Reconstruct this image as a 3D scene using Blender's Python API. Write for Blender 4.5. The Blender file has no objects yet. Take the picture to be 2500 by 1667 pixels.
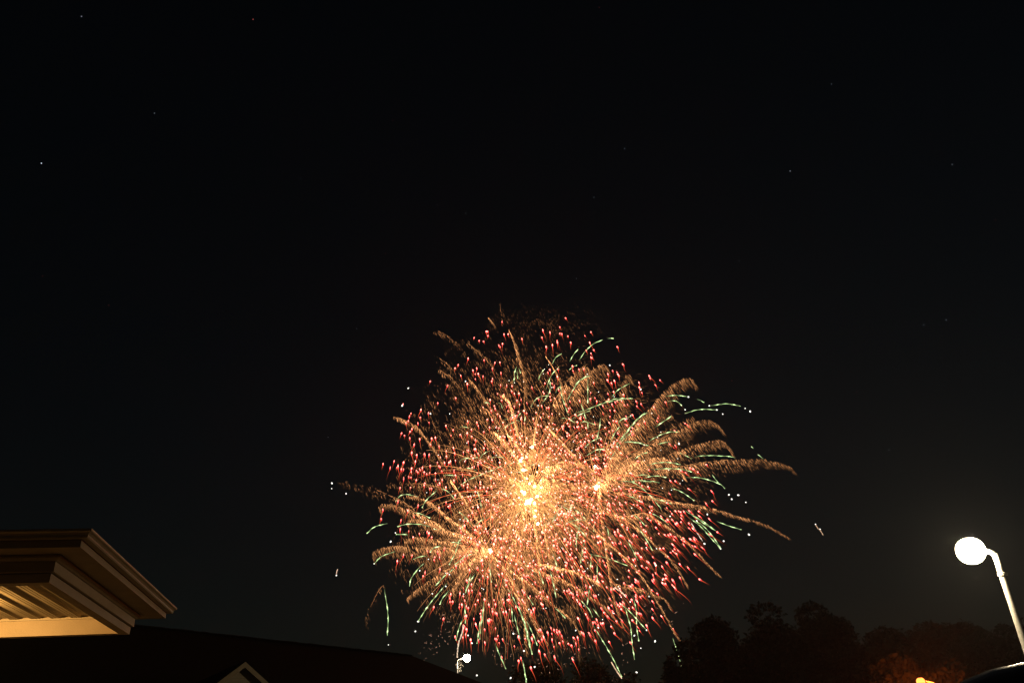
import bpy, bmesh, math, random
import numpy as np
from mathutils import Vector, noise
from math import radians, sin, cos, tan, pi

rng = np.random.default_rng(11)
random.seed(5)
S = bpy.context.scene
COL = S.collection

# ------------------------------------------------------------------ camera
W, H = 2500.0, 1667.0
LENS, SENS = 18.0, 22.3
PITCH, ROLL, EYE = radians(28.2), radians(3.7), 1.4
FPX = LENS / SENS * W
fw = np.array([0, cos(PITCH), sin(PITCH)])
_R = np.array([1.0, 0, 0]); _U = np.cross(_R, fw)
CR = _R * cos(ROLL) - _U * sin(ROLL)
CU = _R * sin(ROLL) + _U * cos(ROLL)
C0 = np.array([0, 0, EYE])
cd = bpy.data.cameras.new('camera'); cam = bpy.data.objects.new('camera', cd); COL.objects.link(cam)
cd.lens = LENS; cd.sensor_width = SENS; cd.sensor_fit = 'HORIZONTAL'; cd.clip_end = 8000; cd.clip_start = .05
from mathutils import Matrix
M = Matrix(((CR[0], CU[0], -fw[0], C0[0]), (CR[1], CU[1], -fw[1], C0[1]), (CR[2], CU[2], -fw[2], C0[2]), (0, 0, 0, 1)))
cam.matrix_world = M
S.camera = cam

# ------------------------------------------------------------------ night sky and exposure
wd = bpy.data.worlds.new('World'); S.world = wd; wd.use_nodes = True
nt = wd.node_tree; bgn = nt.nodes['Background']
sky = nt.nodes.new('ShaderNodeTexSky'); sky.sky_type = 'NISHITA'; sky.sun_disc = False
sky.sun_elevation = radians(12); sky.sun_rotation = radians(200); sky.air_density = 1.3; sky.dust_density = .3
nt.links.new(sky.outputs[0], bgn.inputs[0]); bgn.inputs[1].default_value = 0.00095
S.view_settings.view_transform = 'Standard'; S.view_settings.look = 'None'
S.view_settings.exposure = 0; S.view_settings.gamma = 1; S.view_settings.use_curve_mapping = False
cy = S.cycles
cy.use_adaptive_sampling = False
cy.use_denoising = True
cy.denoiser = 'OPENIMAGEDENOISE'; cy.denoising_input_passes = 'RGB_ALBEDO_NORMAL'; cy.denoising_prefilter = 'ACCURATE'
cy.max_bounces = 4; cy.diffuse_bounces = 2; cy.glossy_bounces = 2; cy.volume_bounces = 0
cy.transparent_max_bounces = 16
cy.sample_clamp_indirect = 0.25
cy.pixel_filter_type = 'BLACKMAN_HARRIS'; cy.filter_width = 1.35

# ------------------------------------------------------------------ helpers
def ray(x, y):
    d = fw + CR * (x - W / 2) / FPX - CU * (y - H / 2) / FPX
    return d / np.linalg.norm(d)
def at(x, y, ydist):
    """the point seen at photo pixel x, y whose ground distance from the camera is ydist"""
    d = ray(x, y); k = ydist / math.hypot(d[0], d[1])
    return C0 + d * k
def atz(x, y, z):
    d = ray(x, y); return C0 + d * (z - C0[2]) / d[2]

def tag(o, label=None, cat=None, group=None, kind=None):
    if label: o['label'] = label
    if cat: o['category'] = cat
    if group: o['group'] = group
    if kind: o['kind'] = kind
    return o
def thing(name, label, cat, loc=(0, 0, 0), rz=0, group=None):
    o = bpy.data.objects.new(name, None); COL.objects.link(o)
    o.location = loc; o.rotation_euler = (0, 0, rz); o.empty_display_size = .3
    return tag(o, label, cat, group)
def link(name, me, parent=None, m=None):
    if m is not None and not me.materials: me.materials.append(m)
    o = bpy.data.objects.new(name, me); COL.objects.link(o); o.parent = parent
    return o
def from_np(name, v, f, m=None, col=None, smooth=False, parent=None):
    me = bpy.data.meshes.new(name)
    v = np.asarray(v, dtype=np.float32); f = np.asarray(f, dtype=np.int32)
    n = f.shape[1]
    me.vertices.add(len(v)); me.vertices.foreach_set('co', v.ravel())
    me.loops.add(f.size); me.loops.foreach_set('vertex_index', f.ravel())
    me.polygons.add(len(f)); me.polygons.foreach_set('loop_start', np.arange(len(f), dtype=np.int32) * n)
    me.update(calc_edges=True)
    if col is not None:
        a = me.attributes.new('spark', 'FLOAT_COLOR', 'POINT')
        c4 = np.ones((len(v), 4), dtype=np.float32); c4[:, :3] = col
        a.data.foreach_set('color', c4.ravel())
    if smooth: me.polygons.foreach_set('use_smooth', np.ones(len(f), dtype=bool))
    return link(name, me, parent, m)
def bm_obj(name, bm, m, parent=None, smooth=False, bevel=0):
    if bevel:
        bmesh.ops.bevel(bm, geom=bm.edges[:], offset=bevel, segments=2, affect='EDGES', profile=.6)
    bmesh.ops.recalc_face_normals(bm, faces=bm.faces[:])
    me = bpy.data.meshes.new(name); bm.to_mesh(me); bm.free()
    if smooth:
        for p in me.polygons: p.use_smooth = True
    return link(name, me, parent, m)
def add_box(bm, c, s, rot=None):
    r = bmesh.ops.create_cube(bm, size=1)
    mt = Matrix.Translation(Vector(c)) @ (rot if rot else Matrix()) @ Matrix.Diagonal((*s, 1))
    bmesh.ops.transform(bm, matrix=mt, verts=r['verts'])
def add_poly(bm, pts):
    return bm.faces.new([bm.verts.new(p) for p in pts])
def add_prism(bm, poly, vec):
    a = [bm.verts.new(p) for p in poly]; b = [bm.verts.new(tuple(Vector(p) + Vector(vec))) for p in poly]
    bm.faces.new(a); bm.faces.new(b[::-1])
    n = len(a)
    for i in range(n): bm.faces.new([a[i], b[i], b[(i + 1) % n], a[(i + 1) % n]])
def add_lathe(bm, prof, seg=24, c=(0, 0, 0)):
    rings = []
    for r, z in prof:
        rings.append([bm.verts.new((c[0] + r * cos(2 * pi * i / seg), c[1] + r * sin(2 * pi * i / seg), c[2] + z)) for i in range(seg)])
    for a, b in zip(rings, rings[1:]):
        for i in range(seg): bm.faces.new([a[i], a[(i + 1) % seg], b[(i + 1) % seg], b[i]])
    bm.faces.new(rings[0][::-1]); bm.faces.new(rings[-1])
def add_tube(bm, pts, rad, seg=10):
    rings = []
    for i, p in enumerate(pts):
        p = Vector(p); t = (Vector(pts[min(i + 1, len(pts) - 1)]) - Vector(pts[max(i - 1, 0)])).normalized()
        u = t.cross(Vector((.13, .2, 1)) if abs(t.z) < .95 else Vector((1, .1, 0))).normalized(); w = t.cross(u)
        r = rad[i] if hasattr(rad, '__len__') else rad
        rings.append([bm.verts.new(p + (u * cos(2 * pi * k / seg) + w * sin(2 * pi * k / seg)) * r) for k in range(seg)])
    for a, b in zip(rings, rings[1:]):
        for i in range(seg): bm.faces.new([a[i], a[(i + 1) % seg], b[(i + 1) % seg], b[i]])
    bm.faces.new(rings[0][::-1]); bm.faces.new(rings[-1])

# ------------------------------------------------------------------ materials
def mat(name, base, rough=.6, metal=0, nscale=None, var=.2, bump=0, bscale=40, coat=0, spec=.5):
    m = bpy.data.materials.new(name); m.use_nodes = True
    t = m.node_tree; b = t.nodes['Principled BSDF']
    b.inputs['Base Color'].default_value = (*base, 1); b.inputs['Roughness'].default_value = rough
    b.inputs['Metallic'].default_value = metal; b.inputs['Coat Weight'].default_value = coat
    b.inputs['Coat Roughness'].default_value = .04
    b.inputs['Specular IOR Level'].default_value = spec
    tc = t.nodes.new('ShaderNodeTexCoord')
    if nscale:
        n = t.nodes.new('ShaderNodeTexNoise'); n.inputs['Scale'].default_value = nscale; n.inputs['Detail'].default_value = 6
        t.links.new(tc.outputs['Object'], n.inputs['Vector'])
        r = t.nodes.new('ShaderNodeValToRGB')
        r.color_ramp.elements[0].position = .3; r.color_ramp.elements[1].position = .7
        r.color_ramp.elements[0].color = (*[c * (1 - var) for c in base], 1)
        r.color_ramp.elements[1].color = (*[min(1, c * (1 + var)) for c in base], 1)
        t.links.new(n.outputs[0], r.inputs[0]); t.links.new(r.outputs[0], b.inputs['Base Color'])
    if bump:
        n2 = t.nodes.new('ShaderNodeTexNoise'); n2.inputs['Scale'].default_value = bscale; n2.inputs['Detail'].default_value = 4
        t.links.new(tc.outputs['Object'], n2.inputs['Vector'])
        bp = t.nodes.new('ShaderNodeBump'); bp.inputs['Strength'].default_value = bump; bp.inputs['Distance'].default_value = .02
        t.links.new(n2.outputs[0], bp.inputs['Height']); t.links.new(bp.outputs[0], b.inputs['Normal'])
    return m
def emit(name, color, strength, sampling='AUTO'):
    m = bpy.data.materials.new(name); m.use_nodes = True
    t = m.node_tree; t.nodes.clear()
    o = t.nodes.new('ShaderNodeOutputMaterial'); e = t.nodes.new('ShaderNodeEmission')
    e.inputs[0].default_value = (*color, 1); e.inputs[1].default_value = strength
    t.links.new(e.outputs[0], o.inputs[0])
    m.cycles.emission_sampling = sampling
    return m
M_spark = emit('burning_spark', (1, 1, 1), 1.0, 'NONE')
_t = M_spark.node_tree; _a = _t.nodes.new('ShaderNodeAttribute'); _a.attribute_name = 'spark'
_t.links.new(_a.outputs['Color'], [n for n in _t.nodes if n.type == 'EMISSION'][0].inputs[0])

M_paint = mat('cream_painted_wood', (.40, .30, .18), .55, nscale=3, var=.08, bump=.15, bscale=60)
M_trim = mat('tan_painted_trim', (.36, .27, .15), .5, nscale=4, var=.1, bump=.1, bscale=50)
M_gut = mat('tan_aluminium_gutter', (.34, .26, .15), .4, metal=.1, nscale=6, var=.1)
M_vinyl = mat('tan_vinyl_soffit', (.40, .32, .20), .45, nscale=5, var=.06)
M_siding = mat('beige_siding', (.42, .34, .22), .6, nscale=2, var=.1)
M_shing = mat('dark_asphalt_shingle', (.014, .013, .011), 1.0, spec=.08, nscale=9, var=.4, bump=.5, bscale=30)
M_asph = mat('asphalt', (.05, .05, .05), .9, nscale=2, var=.25, bump=.4, bscale=60)
M_grass = mat('night_grass', (.035, .05, .02), .95, nscale=.4, var=.4, bump=.6, bscale=8)
M_conc = mat('concrete', (.35, .34, .32), .85, nscale=5, var=.15, bump=.2)
M_bark = mat('tree_bark', (.07, .05, .035), .9, nscale=8, var=.3, bump=.6, bscale=20)
M_leaf = mat('dark_green_leaves', (.030, .032, .016), .8, spec=.2, nscale=.6, var=.35)
M_pole = mat('galvanised_pole', (.62, .60, .54), .45, metal=.25, nscale=12, var=.12, bump=.15)
M_house = mat('lamp_housing_metal', (.30, .29, .27), .4, metal=.5)
M_car = mat('black_car_paint', (.012, .012, .013), .3, coat=1)
M_glass = mat('dark_car_glass', (.01, .012, .014), .05)
M_rubber = mat('tyre_rubber', (.02, .02, .02), .9, bump=.3, bscale=50)
M_chrome = mat('bright_trim', (.6, .6, .6), .15, metal=1)
M_tail = mat('red_lamp_plastic', (.25, .01, .01), .15)
M_head = mat('clear_lamp_plastic', (.5, .5, .5), .1)
M_window = mat('dark_window_glass', (.01, .012, .015), .06)
M_line = mat('white_road_paint', (.7, .7, .68), .7, nscale=20, var=.15)
M_bulb = emit('warm_porch_bulb', (1.0, .56, .17), 2300)
M_lampw = emit('white_street_lamp', (1.0, .80, .50), 290)
M_lampw2 = emit('white_far_street_lamp', (1.0, .86, .62), 130)
M_sod = emit('orange_sodium_lamp', (1.0, .22, .04), 4.2)

# ------------------------------------------------------------------ ground
bm = bmesh.new(); bmesh.ops.create_grid(bm, x_segments=24, y_segments=24, size=1500)
tag(bm_obj('ground', bm, M_grass), kind='structure')
bm = bmesh.new(); add_poly(bm, [(-30, -12, .004), (34, -12, .004), (34, 34, .004), (-30, 34, .004)])
tag(bm_obj('parking_lot', bm, M_asph), kind='structure')
bm = bmesh.new(); add_poly(bm, [(-160, 44, .004), (200, 44, .004), (200, 54, .004), (-160, 54, .004)])
road = tag(bm_obj('road', bm, M_asph), kind='structure')
bm = bmesh.new()
for i in range(40):
    x = -150 + i * 8.5; add_poly(bm, [(x, 48.93, .008), (x + 3, 48.93, .008), (x + 3, 49.07, .008), (x, 49.07, .008)])
bm_obj('lane_marking', bm, M_line, road)
bm = bmesh.new(); add_box(bm, (20, 43.9, .065), (360, .2, .13)); tag(bm_obj('kerb', bm, M_conc), kind='structure')

bm = bmesh.new(); add_box(bm, (-12, 8, .06), (17, 13, .13)); tag(bm_obj('bounce_slab', bm, mat('bounce_paving', (.22, .20, .18), .9, nscale=3, var=.2)), kind='structure')  # unseen slab added to bounce light up onto the porch front
# ------------------------------------------------------------------ haze: one closed box of even, very thin air
bm = bmesh.new(); add_box(bm, (0, 130, 47), (560, 460, 96))
hz = bm_obj('haze', bm, None); tag(hz, kind='stuff')
mh = bpy.data.materials.new('night_air'); mh.use_nodes = True; t = mh.node_tree; t.nodes.clear()
o = t.nodes.new('ShaderNodeOutputMaterial'); v = t.nodes.new('ShaderNodeVolumePrincipled')
v.inputs['Color'].default_value = (.9, .9, .9, 1); v.inputs['Density'].default_value = .00028; v.inputs['Anisotropy'].default_value = .6
t.links.new(v.outputs[0], o.inputs['Volume']); hz.data.materials.append(mh)
mh.cycles.homogeneous_volume = True

# ------------------------------------------------------------------ porch with moulded cornice (near left)
HB = 3.5006
A = atz(120, 1421, HB); B = atz(316, 1548, HB); L = float(np.linalg.norm(B - A))
yaw = math.atan2(B[0] - A[0], B[1] - A[1])
porch = thing('porch', 'cream porch with stepped cornice and lit plank ceiling at the lower left', 'porch', (A[0], A[1], 0), -yaw)
LX = 3.4
def sweep(name, prof, m, bev=False, lx=LX):
    """profile points (offset outwards, height above beam bottom) swept round front, side and back"""
    bm = bmesh.new(); rings = []
    for o_, z_ in prof:
        rings.append([bm.verts.new(p) for p in ((-lx, -o_, HB + z_), (o_, -o_, HB + z_), (o_, L + o_, HB + z_), (-lx, L + o_, HB + z_))])
    n = len(rings)
    for i in range(n):
        a, b = rings[i], rings[(i + 1) % n]
        for k in range(3): bm.faces.new([a[k], a[k + 1], b[k + 1], b[k]])
    bm.faces.new([r[0] for r in rings]); bm.faces.new([r[3] for r in rings][::-1])
    return bm_obj(name, bm, m, porch)
sweep('beam', [(0, 0), (.003, .09), (-.09, .09), (-.09, .5), (-.118, .5), (-.118, 0)], M_paint)
sweep('frieze_board', [(.022, .100), (.034, .104), (.034, .205), (-.085, .205), (-.085, .100)], M_trim)
sweep('bed_moulding', [(.04, .209), (.055, .214), (.072, .232), (.085, .235), (.085, .26), (-.08, .26), (-.08, .209)], M_trim)
sweep('soffit', [(.333, .268), (.333, .284), (-.08, .284), (-.08, .268)], M_trim)
sweep('fascia_board', [(.336, .262), (.356, .262), (.356, .335), (.336, .335)], M_trim)
sweep('gutter', [(.36, .338), (.425, .338), (.432, .352), (.434, .368), (.446, .385), (.466, .396), (.470, .405), (.470, .420), (.462, .420), (.462, .410), (.440, .398), (.42, .36), (.36, .352)], M_gut)
# roof deck above, hipped at a low pitch
bm = bmesh.new()
z0, z1 = HB + .424, HB + .80
e = [(-LX, -.36, z0), (.36, -.36, z0), (.36, L + .36, z0), (-LX, L + .36, z0)]
rd = [(-1.0, L / 2, z1), (-LX, L / 2, z1)]
V = [bm.verts.new(p) for p in e + rd]
for q in ((0, 1, 4, 5), (1, 2, 4), (2, 3, 5, 4), (3, 2, 1, 0), (0, 5, 3)): bm.faces.new([V[i] for i in q])
bm_obj('roof', bm, M_shing, porch)
# ceiling of vinyl soffit planks: flat, V-groove, flat
HC = HB + .215
pw = .25
bmq = bmesh.new()
prof = [(0, 0), (.030, 0), (.036, .005), (.042, 0), (.072, 0), (.078, .005), (.084, 0), (.112, 0), (.135, .022), (.225, .022), (pw, .004), (pw, .04), (0, .04)]
add_prism(bmq, [(-x, .121, z) for x, z in prof], (0, L - .242, 0))
bmesh.ops.recalc_face_normals(bmq, faces=bmq.faces[:])
mep = bpy.data.meshes.new('ceiling_plank'); bmq.to_mesh(mep); bmq.free(); mep.materials.append(M_vinyl)
for i in range(25):
    pl = link('ceiling_plank', mep, porch); pl.location = (-.121 - i * (pw + .002), 0, HC + (.002 if i % 3 == 1 else 0))
bm = bmesh.new()
add_box(bm, (-LX / 2 - .06, L - .130, HC - .006), (LX - .12, .02, .024)); add_box(bm, (-LX / 2 - .06, .130, HC - .006), (LX - .12, .02, .024)); add_box(bm, (-.130, L / 2, HC - .006), (.02, L - .28, .024))
bm_obj('ceiling_trim', bm, M_vinyl, porch)
# lamp on the porch ceiling and the wall that carries the porch, both left of the picture
pl_ = thing('porch_lamp', 'small warm globe lamp on the porch ceiling', 'lamp', (0, 0, 0))
pl_.parent = None
R3 = Matrix.Rotation(-yaw, 4, 'Z')
lp = Vector((A[0], A[1], 0)) + R3 @ Vector((-1.75, 1.55, HC - .19))
pl_.location = lp
bm = bmesh.new(); bmesh.ops.create_uvsphere(bm, u_segments=16, v_segments=8, radius=.045); bm_obj('bulb', bm, M_bulb, pl_, True)
bm = bmesh.new(); add_lathe(bm, [(.07, .16), (.07, .187), (.02, .187)]); add_lathe(bm, [(.02, .04), (.02, .16)], 12); bm_obj('lamp_base', bm, M_house, pl_, True)
bm = bmesh.new(); add_box(bm, (-5.4, L / 2, 2.3), (3.9, 6.5, 4.6)); bm_obj('wall', bm, M_siding, porch)
for k, vv in enumerate((-.06 + .12, L - .06)):
    bm = bmesh.new(); add_box(bm, (-3.1, vv, HB / 2), (.14, .14, HB - .002)); bm_obj('post', bm, M_paint, porch)

# ------------------------------------------------------------------ long dark-roofed building behind the porch, with a gable
RZ = 9.0
P1 = atz(335, 1527, RZ); P2 = atz(1003, 1599, RZ)
d = (P2 - P1); d /= np.linalg.norm(d); nn = np.array([-d[1], d[0], 0]);  # nn points away from camera
if nn[1] < 0: nn = -nn
PL = P1 - d * 30
Lr = float(np.linalg.norm(P2 - PL)) 
ang = math.atan2(d[1], d[0])
bld = thing('apartment_building', 'long low building with dark shingle hip roof behind the porch', 'building', (float(PL[0]), float(PL[1]), 0), ang)
HWd, EZ = 8.5, 4.6
bm = bmesh.new()
def L3(x, y, z): return (x, y, z)
rv = [L3(0, -HWd, EZ), L3(Lr + 6.0, -HWd, EZ), L3(Lr + 6.0, HWd, EZ), L3(0, HWd, EZ), L3(0, 0, RZ), L3(Lr, 0, RZ)]
V = [bm.verts.new(p) for p in rv]
for q in ((0, 1, 5, 4), (1, 2, 5), (2, 3, 4, 5), (3, 0, 4), (3, 2, 1, 0)): bm.faces.new([V[i] for i in q])
roof = bm_obj('roof', bm, M_shing, bld)
bm = bmesh.new()      # ridge caps, slightly uneven
x = 0.15
while x < Lr - .3:
    add_box(bm, (x + .2, 0, RZ - .01 + random.uniform(0, .025)), (.38, .3, .05)); x += .4
bm_obj('ridge_cap', bm, M_shing, roof)
bm = bmesh.new(); add_box(bm, (Lr / 2 + 2.5, 0, EZ / 2 - .05), (Lr + 5, HWd * 2 - 1.2, EZ - .12)); wall = bm_obj('wall', bm, M_siding, bld)
bm = bmesh.new(); add_box(bm, (Lr / 2 + 3, -HWd - .06, EZ - .03), (Lr + 6.2, .12, .13)); add_box(bm, (Lr + 6.06, 0, EZ - .03), (.12, HWd * 2, .13))
bm_obj('gutter', bm, M_gut, bld)
for i in range(14):
    for zz in (1.6, 4.3):
        wx = 4 + i * (Lr / 14)
        bm = bmesh.new(); add_box(bm, (wx, -HWd + .57, zz), (1.3, .08, 1.3)); wn = bm_obj('window', bm, M_window, bld)
        bm = bmesh.new()
        for sx in (-.68, 0, .68): add_box(bm, (wx + sx, -HWd + .52, zz), (.07, .06, 1.44))
        for sz in (-.69, .69): add_box(bm, (wx, -HWd + .52, zz + sz), (1.43, .06, .08))
        bm_obj('frame', bm, M_paint, wn)
# gable wing facing the camera
ga = at(600, 1610, 33.0)
def to_local(P):
    q = np.array(P) - PL; return float(q @ np.array([d[0], d[1], 0])), float(q @ np.array([nn[0], nn[1], 0])), float(P[2])
gw = thing('gabled_house', 'small cream gabled wing in front of the dark roof', 'house', (float(ga[0]), float(ga[1]), 0), math.atan2(-ga[0], ga[1]) + radians(17))
GZ = float(ga[2]); SL = .77; HWG = 3.4; DG = 7.0
bm = bmesh.new()
add_prism(bm, [(-HWG, .35, 0), (HWG, .35, 0), (HWG, .35, GZ - SL * HWG - .16), (0, .35, GZ - .16), (-HWG, .35, GZ - SL * HWG - .16)], (0, DG, 0))
gwall = bm_obj('wall', bm, M_siding, gw)
for side in (-1, 1):
    bm = bmesh.new()
    e_ = HWG + .45
    add_prism(bm, [(0, .02, GZ), (side * e_, .02, GZ - SL * e_), (side * e_, .02, GZ - SL * e_ - .06), (0, .02, GZ - .06)], (0, DG + .3, 0))
    bm_obj('roof', bm, M_shing, gw)
    bm = bmesh.new()
    add_prism(bm, [(0, 0, GZ - .062), (side * e_, 0, GZ - SL * e_ - .062), (side * e_, 0, GZ - SL * e_ - .25), (0, 0, GZ - .25)], (0, .035, 0))
    bm_obj('rake_board', bm, M_trim, gw)
sid_i = 0
zz = GZ - SL * HWG - 3.0
while zz < GZ - .35:
    hw_ = min(HWG, (GZ - .17 - (zz + .11)) / SL) - .02
    if hw_ > .1:
        bm = bmesh.new(); add_prism(bm, [(-hw_, .348, zz), (-hw_, .318, zz), (-hw_ + .0, .335, zz + .115), (-hw_, .348, zz + .115)], (2 * hw_, 0, 0))
        bm_obj('siding_board', bm, M_siding, gwall)
    zz += .12

# ------------------------------------------------------------------ street lamps
def lamp(name, label, px, py, dist, arm, side, emat, polr, lensr, group, power_scale=1.0, prox=None):
    c = at(px, py, dist)
    base = np.array([c[0] + arm * side, c[1], 0]) if prox is None else prox
    t_ = thing(name, label, 'street lamp', (float(base[0]), float(base[1]), 0), 0, group)
    h = float(c[2]); ax = -arm * side
    bm = bmesh.new(); n = 14
    add_tube(bm, [(0, 0, .3 + (h - .42) * i / n) for i in range(n + 1)], [polr * (1.35 - .45 * i / n) for i in range(n + 1)], 16)
    pole = bm_obj('pole', bm, M_pole, t_, True)
    bm = bmesh.new(); add_lathe(bm, [(polr * 2.6, 0), (polr * 2.6, .04), (polr * 1.8, .3), (polr * 1.4, .36)], 20); bm_obj('base', bm, M_conc, t_)
    bm = bmesh.new(); add_lathe(bm, [(polr * 1.12, h - .75), (polr * 1.25, h - .74), (polr * 1.25, h - .66), (polr * 1.12, h - .65)], 16)
    add_box(bm, (polr * 1.5, 0, h - .7), (.06, .04, .09)); bm_obj('clamp_band', bm, M_pole, pole)
    bm = bmesh.new(); s_ = math.copysign(1, ax)
    add_tube(bm, [(0, 0, h - .20), (s_ * .05, 0, h - .1), (s_ * .16, 0, h - .045), (ax * .55, 0, h + .01), (ax - s_ * lensr * .25, 0, h + lensr * .6)], [polr * .92, polr * .9, polr * .85, polr * .6, polr * .5], 12)
    bm_obj('arm', bm, M_pole, t_, True)
    bm = bmesh.new(); add_lathe(bm, [(lensr * .55, lensr * .66), (lensr * .6, lensr * .72), (lensr * .45, lensr * .9), (lensr * .12, lensr * .98)], 24, (ax, 0, h)); bm_obj('housing', bm, M_house, t_, True)
    bm = bmesh.new(); bmesh.ops.create_icosphere(bm, subdivisions=3, radius=1)
    bmesh.ops.transform(bm, matrix=Matrix.Translation((ax, 0, h)) @ Matrix.Diagonal((lensr, lensr, lensr * .97, 1)), verts=bm.verts[:])
    bm_obj('lens', bm, emat, t_, True)
    return t_
SG = 'lit street lamps'
lamp('street_lamp', 'tall bright white street lamp on pale pole at the right edge', 2370, 1344, 27.0, .64, 1, M_lampw, .085, .38, SG)
lamp('street_lamp', 'small far white street lamp below the fireworks', 1140, 1605, 62.0, .70, -1, M_lampw2, .055, .26, SG)
sod = lamp('street_lamp', 'orange sodium street lamp low among the trees', 2248, 1663, 58.0, .8, 1, M_sod, .06, .25, SG)

ld = bpy.data.lights.new('sodium_light', 'POINT'); ld.energy = 1900; ld.color = (1, .14, .01); ld.shadow_soft_size = .05
sl = bpy.data.objects.new('sodium_light', ld); COL.objects.link(sl); sl.parent = sod; sl.location = (-.8, 0, float(at(2248, 1663, 58)[2]) - .35)
# ------------------------------------------------------------------ trees
def leaf_cloud(lobes, n, size, seed):
    r = np.random.default_rng(seed)
    w = np.array([l[3] * l[3] * l[4] for l in lobes]); w = w / w.sum()
    idx = r.choice(len(lobes), n, p=w); Lb = np.array(lobes)[idx]
    u = r.normal(size=(n, 3)); u /= np.linalg.norm(u, axis=1)[:, None]
    rad = r.uniform(.45, 1.0, n) ** .6 * (1 + .10 * r.normal(size=n))
    p = Lb[:, :3] + u * rad[:, None] * np.stack([Lb[:, 3], Lb[:, 3], Lb[:, 4]], 1)
    keep = np.array([noise.noise(Vector(q * .55) + Vector((seed, 0, 0))) > -.50 for q in p]); p = p[keep]; n = len(p)
    a = r.normal(size=(n, 3)); a /= np.linalg.norm(a, axis=1)[:, None]
    b = np.cross(a, r.normal(size=(n, 3))); b /= np.linalg.norm(b, axis=1)[:, None]
    s = (size * r.uniform(.6, 1.5, n))[:, None]
    v = np.stack([p - a * s, p + b * s * .5, p + a * s, p - b * s * .5], 1).reshape(-1, 3)
    f = np.arange(4 * n).reshape(-1, 4)
    return v, f
def tree(label, px, top_py, dist, width, seed, n=9000, leaf=.22, crown_low=.25, group='trees beyond the lot'):
    tp = at(px, top_py, dist); h = float(tp[2]); r = random.Random(seed)
    t_ = thing('tree', label, 'tree', (float(tp[0]), float(tp[1]), 0), 0, group)
    lobes = []
    for k in range(13):
        a = r.uniform(0, 2 * pi); q = r.uniform(0, 1); zf = r.uniform(crown_low + .1, .86)
        env = math.sqrt(max(.05, 1 - ((zf - .52) / .5) ** 2))
        rr = width * .5 * env * q * .72
        s = width * r.uniform(.15, .25)
        lobes.append((rr * cos(a), rr * sin(a), min(zf * h, h - s * .8), s, s * .8))
    lobes.append((0, 0, h - width * .14, width * .17, width * .14)); lobes.append((0, 0, h * .6, width * .34, h * .24))
    v, f = leaf_cloud(lobes, n, leaf, seed)
    from_np('crown', v, f, M_leaf, parent=t_)
    bm = bmesh.new(); tr = h * .022
    add_tube(bm, [(0, 0, 0), (.05, .03, h * .12), (-.05, .05, h * .35), (.1, 0, h * .6), (0, 0, h * .85)], [tr * 1.5, tr * 1.1, tr * .9, tr * .6, tr * .15], 10)
    for lb in lobes[:9]:
        z0 = h * r.uniform(.2, .5)
        add_tube(bm, [(0, 0, z0), (lb[0] * .4, lb[1] * .4, z0 + (lb[2] - z0) * .55), (lb[0], lb[1], lb[2])], [tr * .5, tr * .35, tr * .1], 7)
    bm_obj('trunk', bm, M_bark, t_)
T = [
 ('broad tree nearest the fireworks, its left side sloping down', 1735, 1500, 102, 11, 7000),
 ('tall round-topped tree right of the sloping one', 1860, 1466, 104, 13, 9000),
 ('tall tree whose crown ends the highest clump on the right', 1975, 1468, 108, 12, 9000),
 ('low bushy tree at the foot of the highest clump, left side', 1668, 1560, 98, 8, 5000),
 ('low dark tree in the dip between the two clumps', 2068, 1560, 112, 11, 5000),
 ('round tree left of the white lamp pole, behind the orange lamp', 2150, 1528, 84, 10, 9000),
 ('tree directly above the orange lamp', 2255, 1516, 80, 10, 10000),
 ('tree between the orange lamp and the pale pole', 2350, 1520, 82, 9.5, 9000),
 ('tree crossed by the pale lamp pole at the right edge', 2462, 1520, 86, 11, 8000),
 ('low bush-like tree beside the orange lamp, lit orange', 2195, 1600, 66, 6.5, 8000),
 ('small tree just right of the orange lamp, lit orange', 2318, 1612, 66, 6.0, 8000),
 ('faint far tree under the left of the fireworks', 1335, 1608, 172, 17, 4000),
 ('faint far tree under the middle of the fireworks', 1430, 1600, 176, 18, 4000),
 ('faint far tree under the right of the fireworks', 1530, 1636, 174, 14, 3500),
]
for i, (lb, px, py, ds, wd_, n) in enumerate(T): tree(lb, px, py, ds, wd_, 40 + i, int(n * 1.9), .10 + ds * .0013)

# ------------------------------------------------------------------ dark estate car, only its rear roof corner reaches into the picture
rc = at(2345, 1665, 4.35)
car = thing('parked_car', 'black parked car whose glossy roof edge catches the lamp at the lower right corner', 'car')
TOPZ = float(at(2500, 1622, 4.35)[2]) + .035
car_yaw = radians(-22)
car.rotation_euler = (0, 0, car_yaw)
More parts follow.
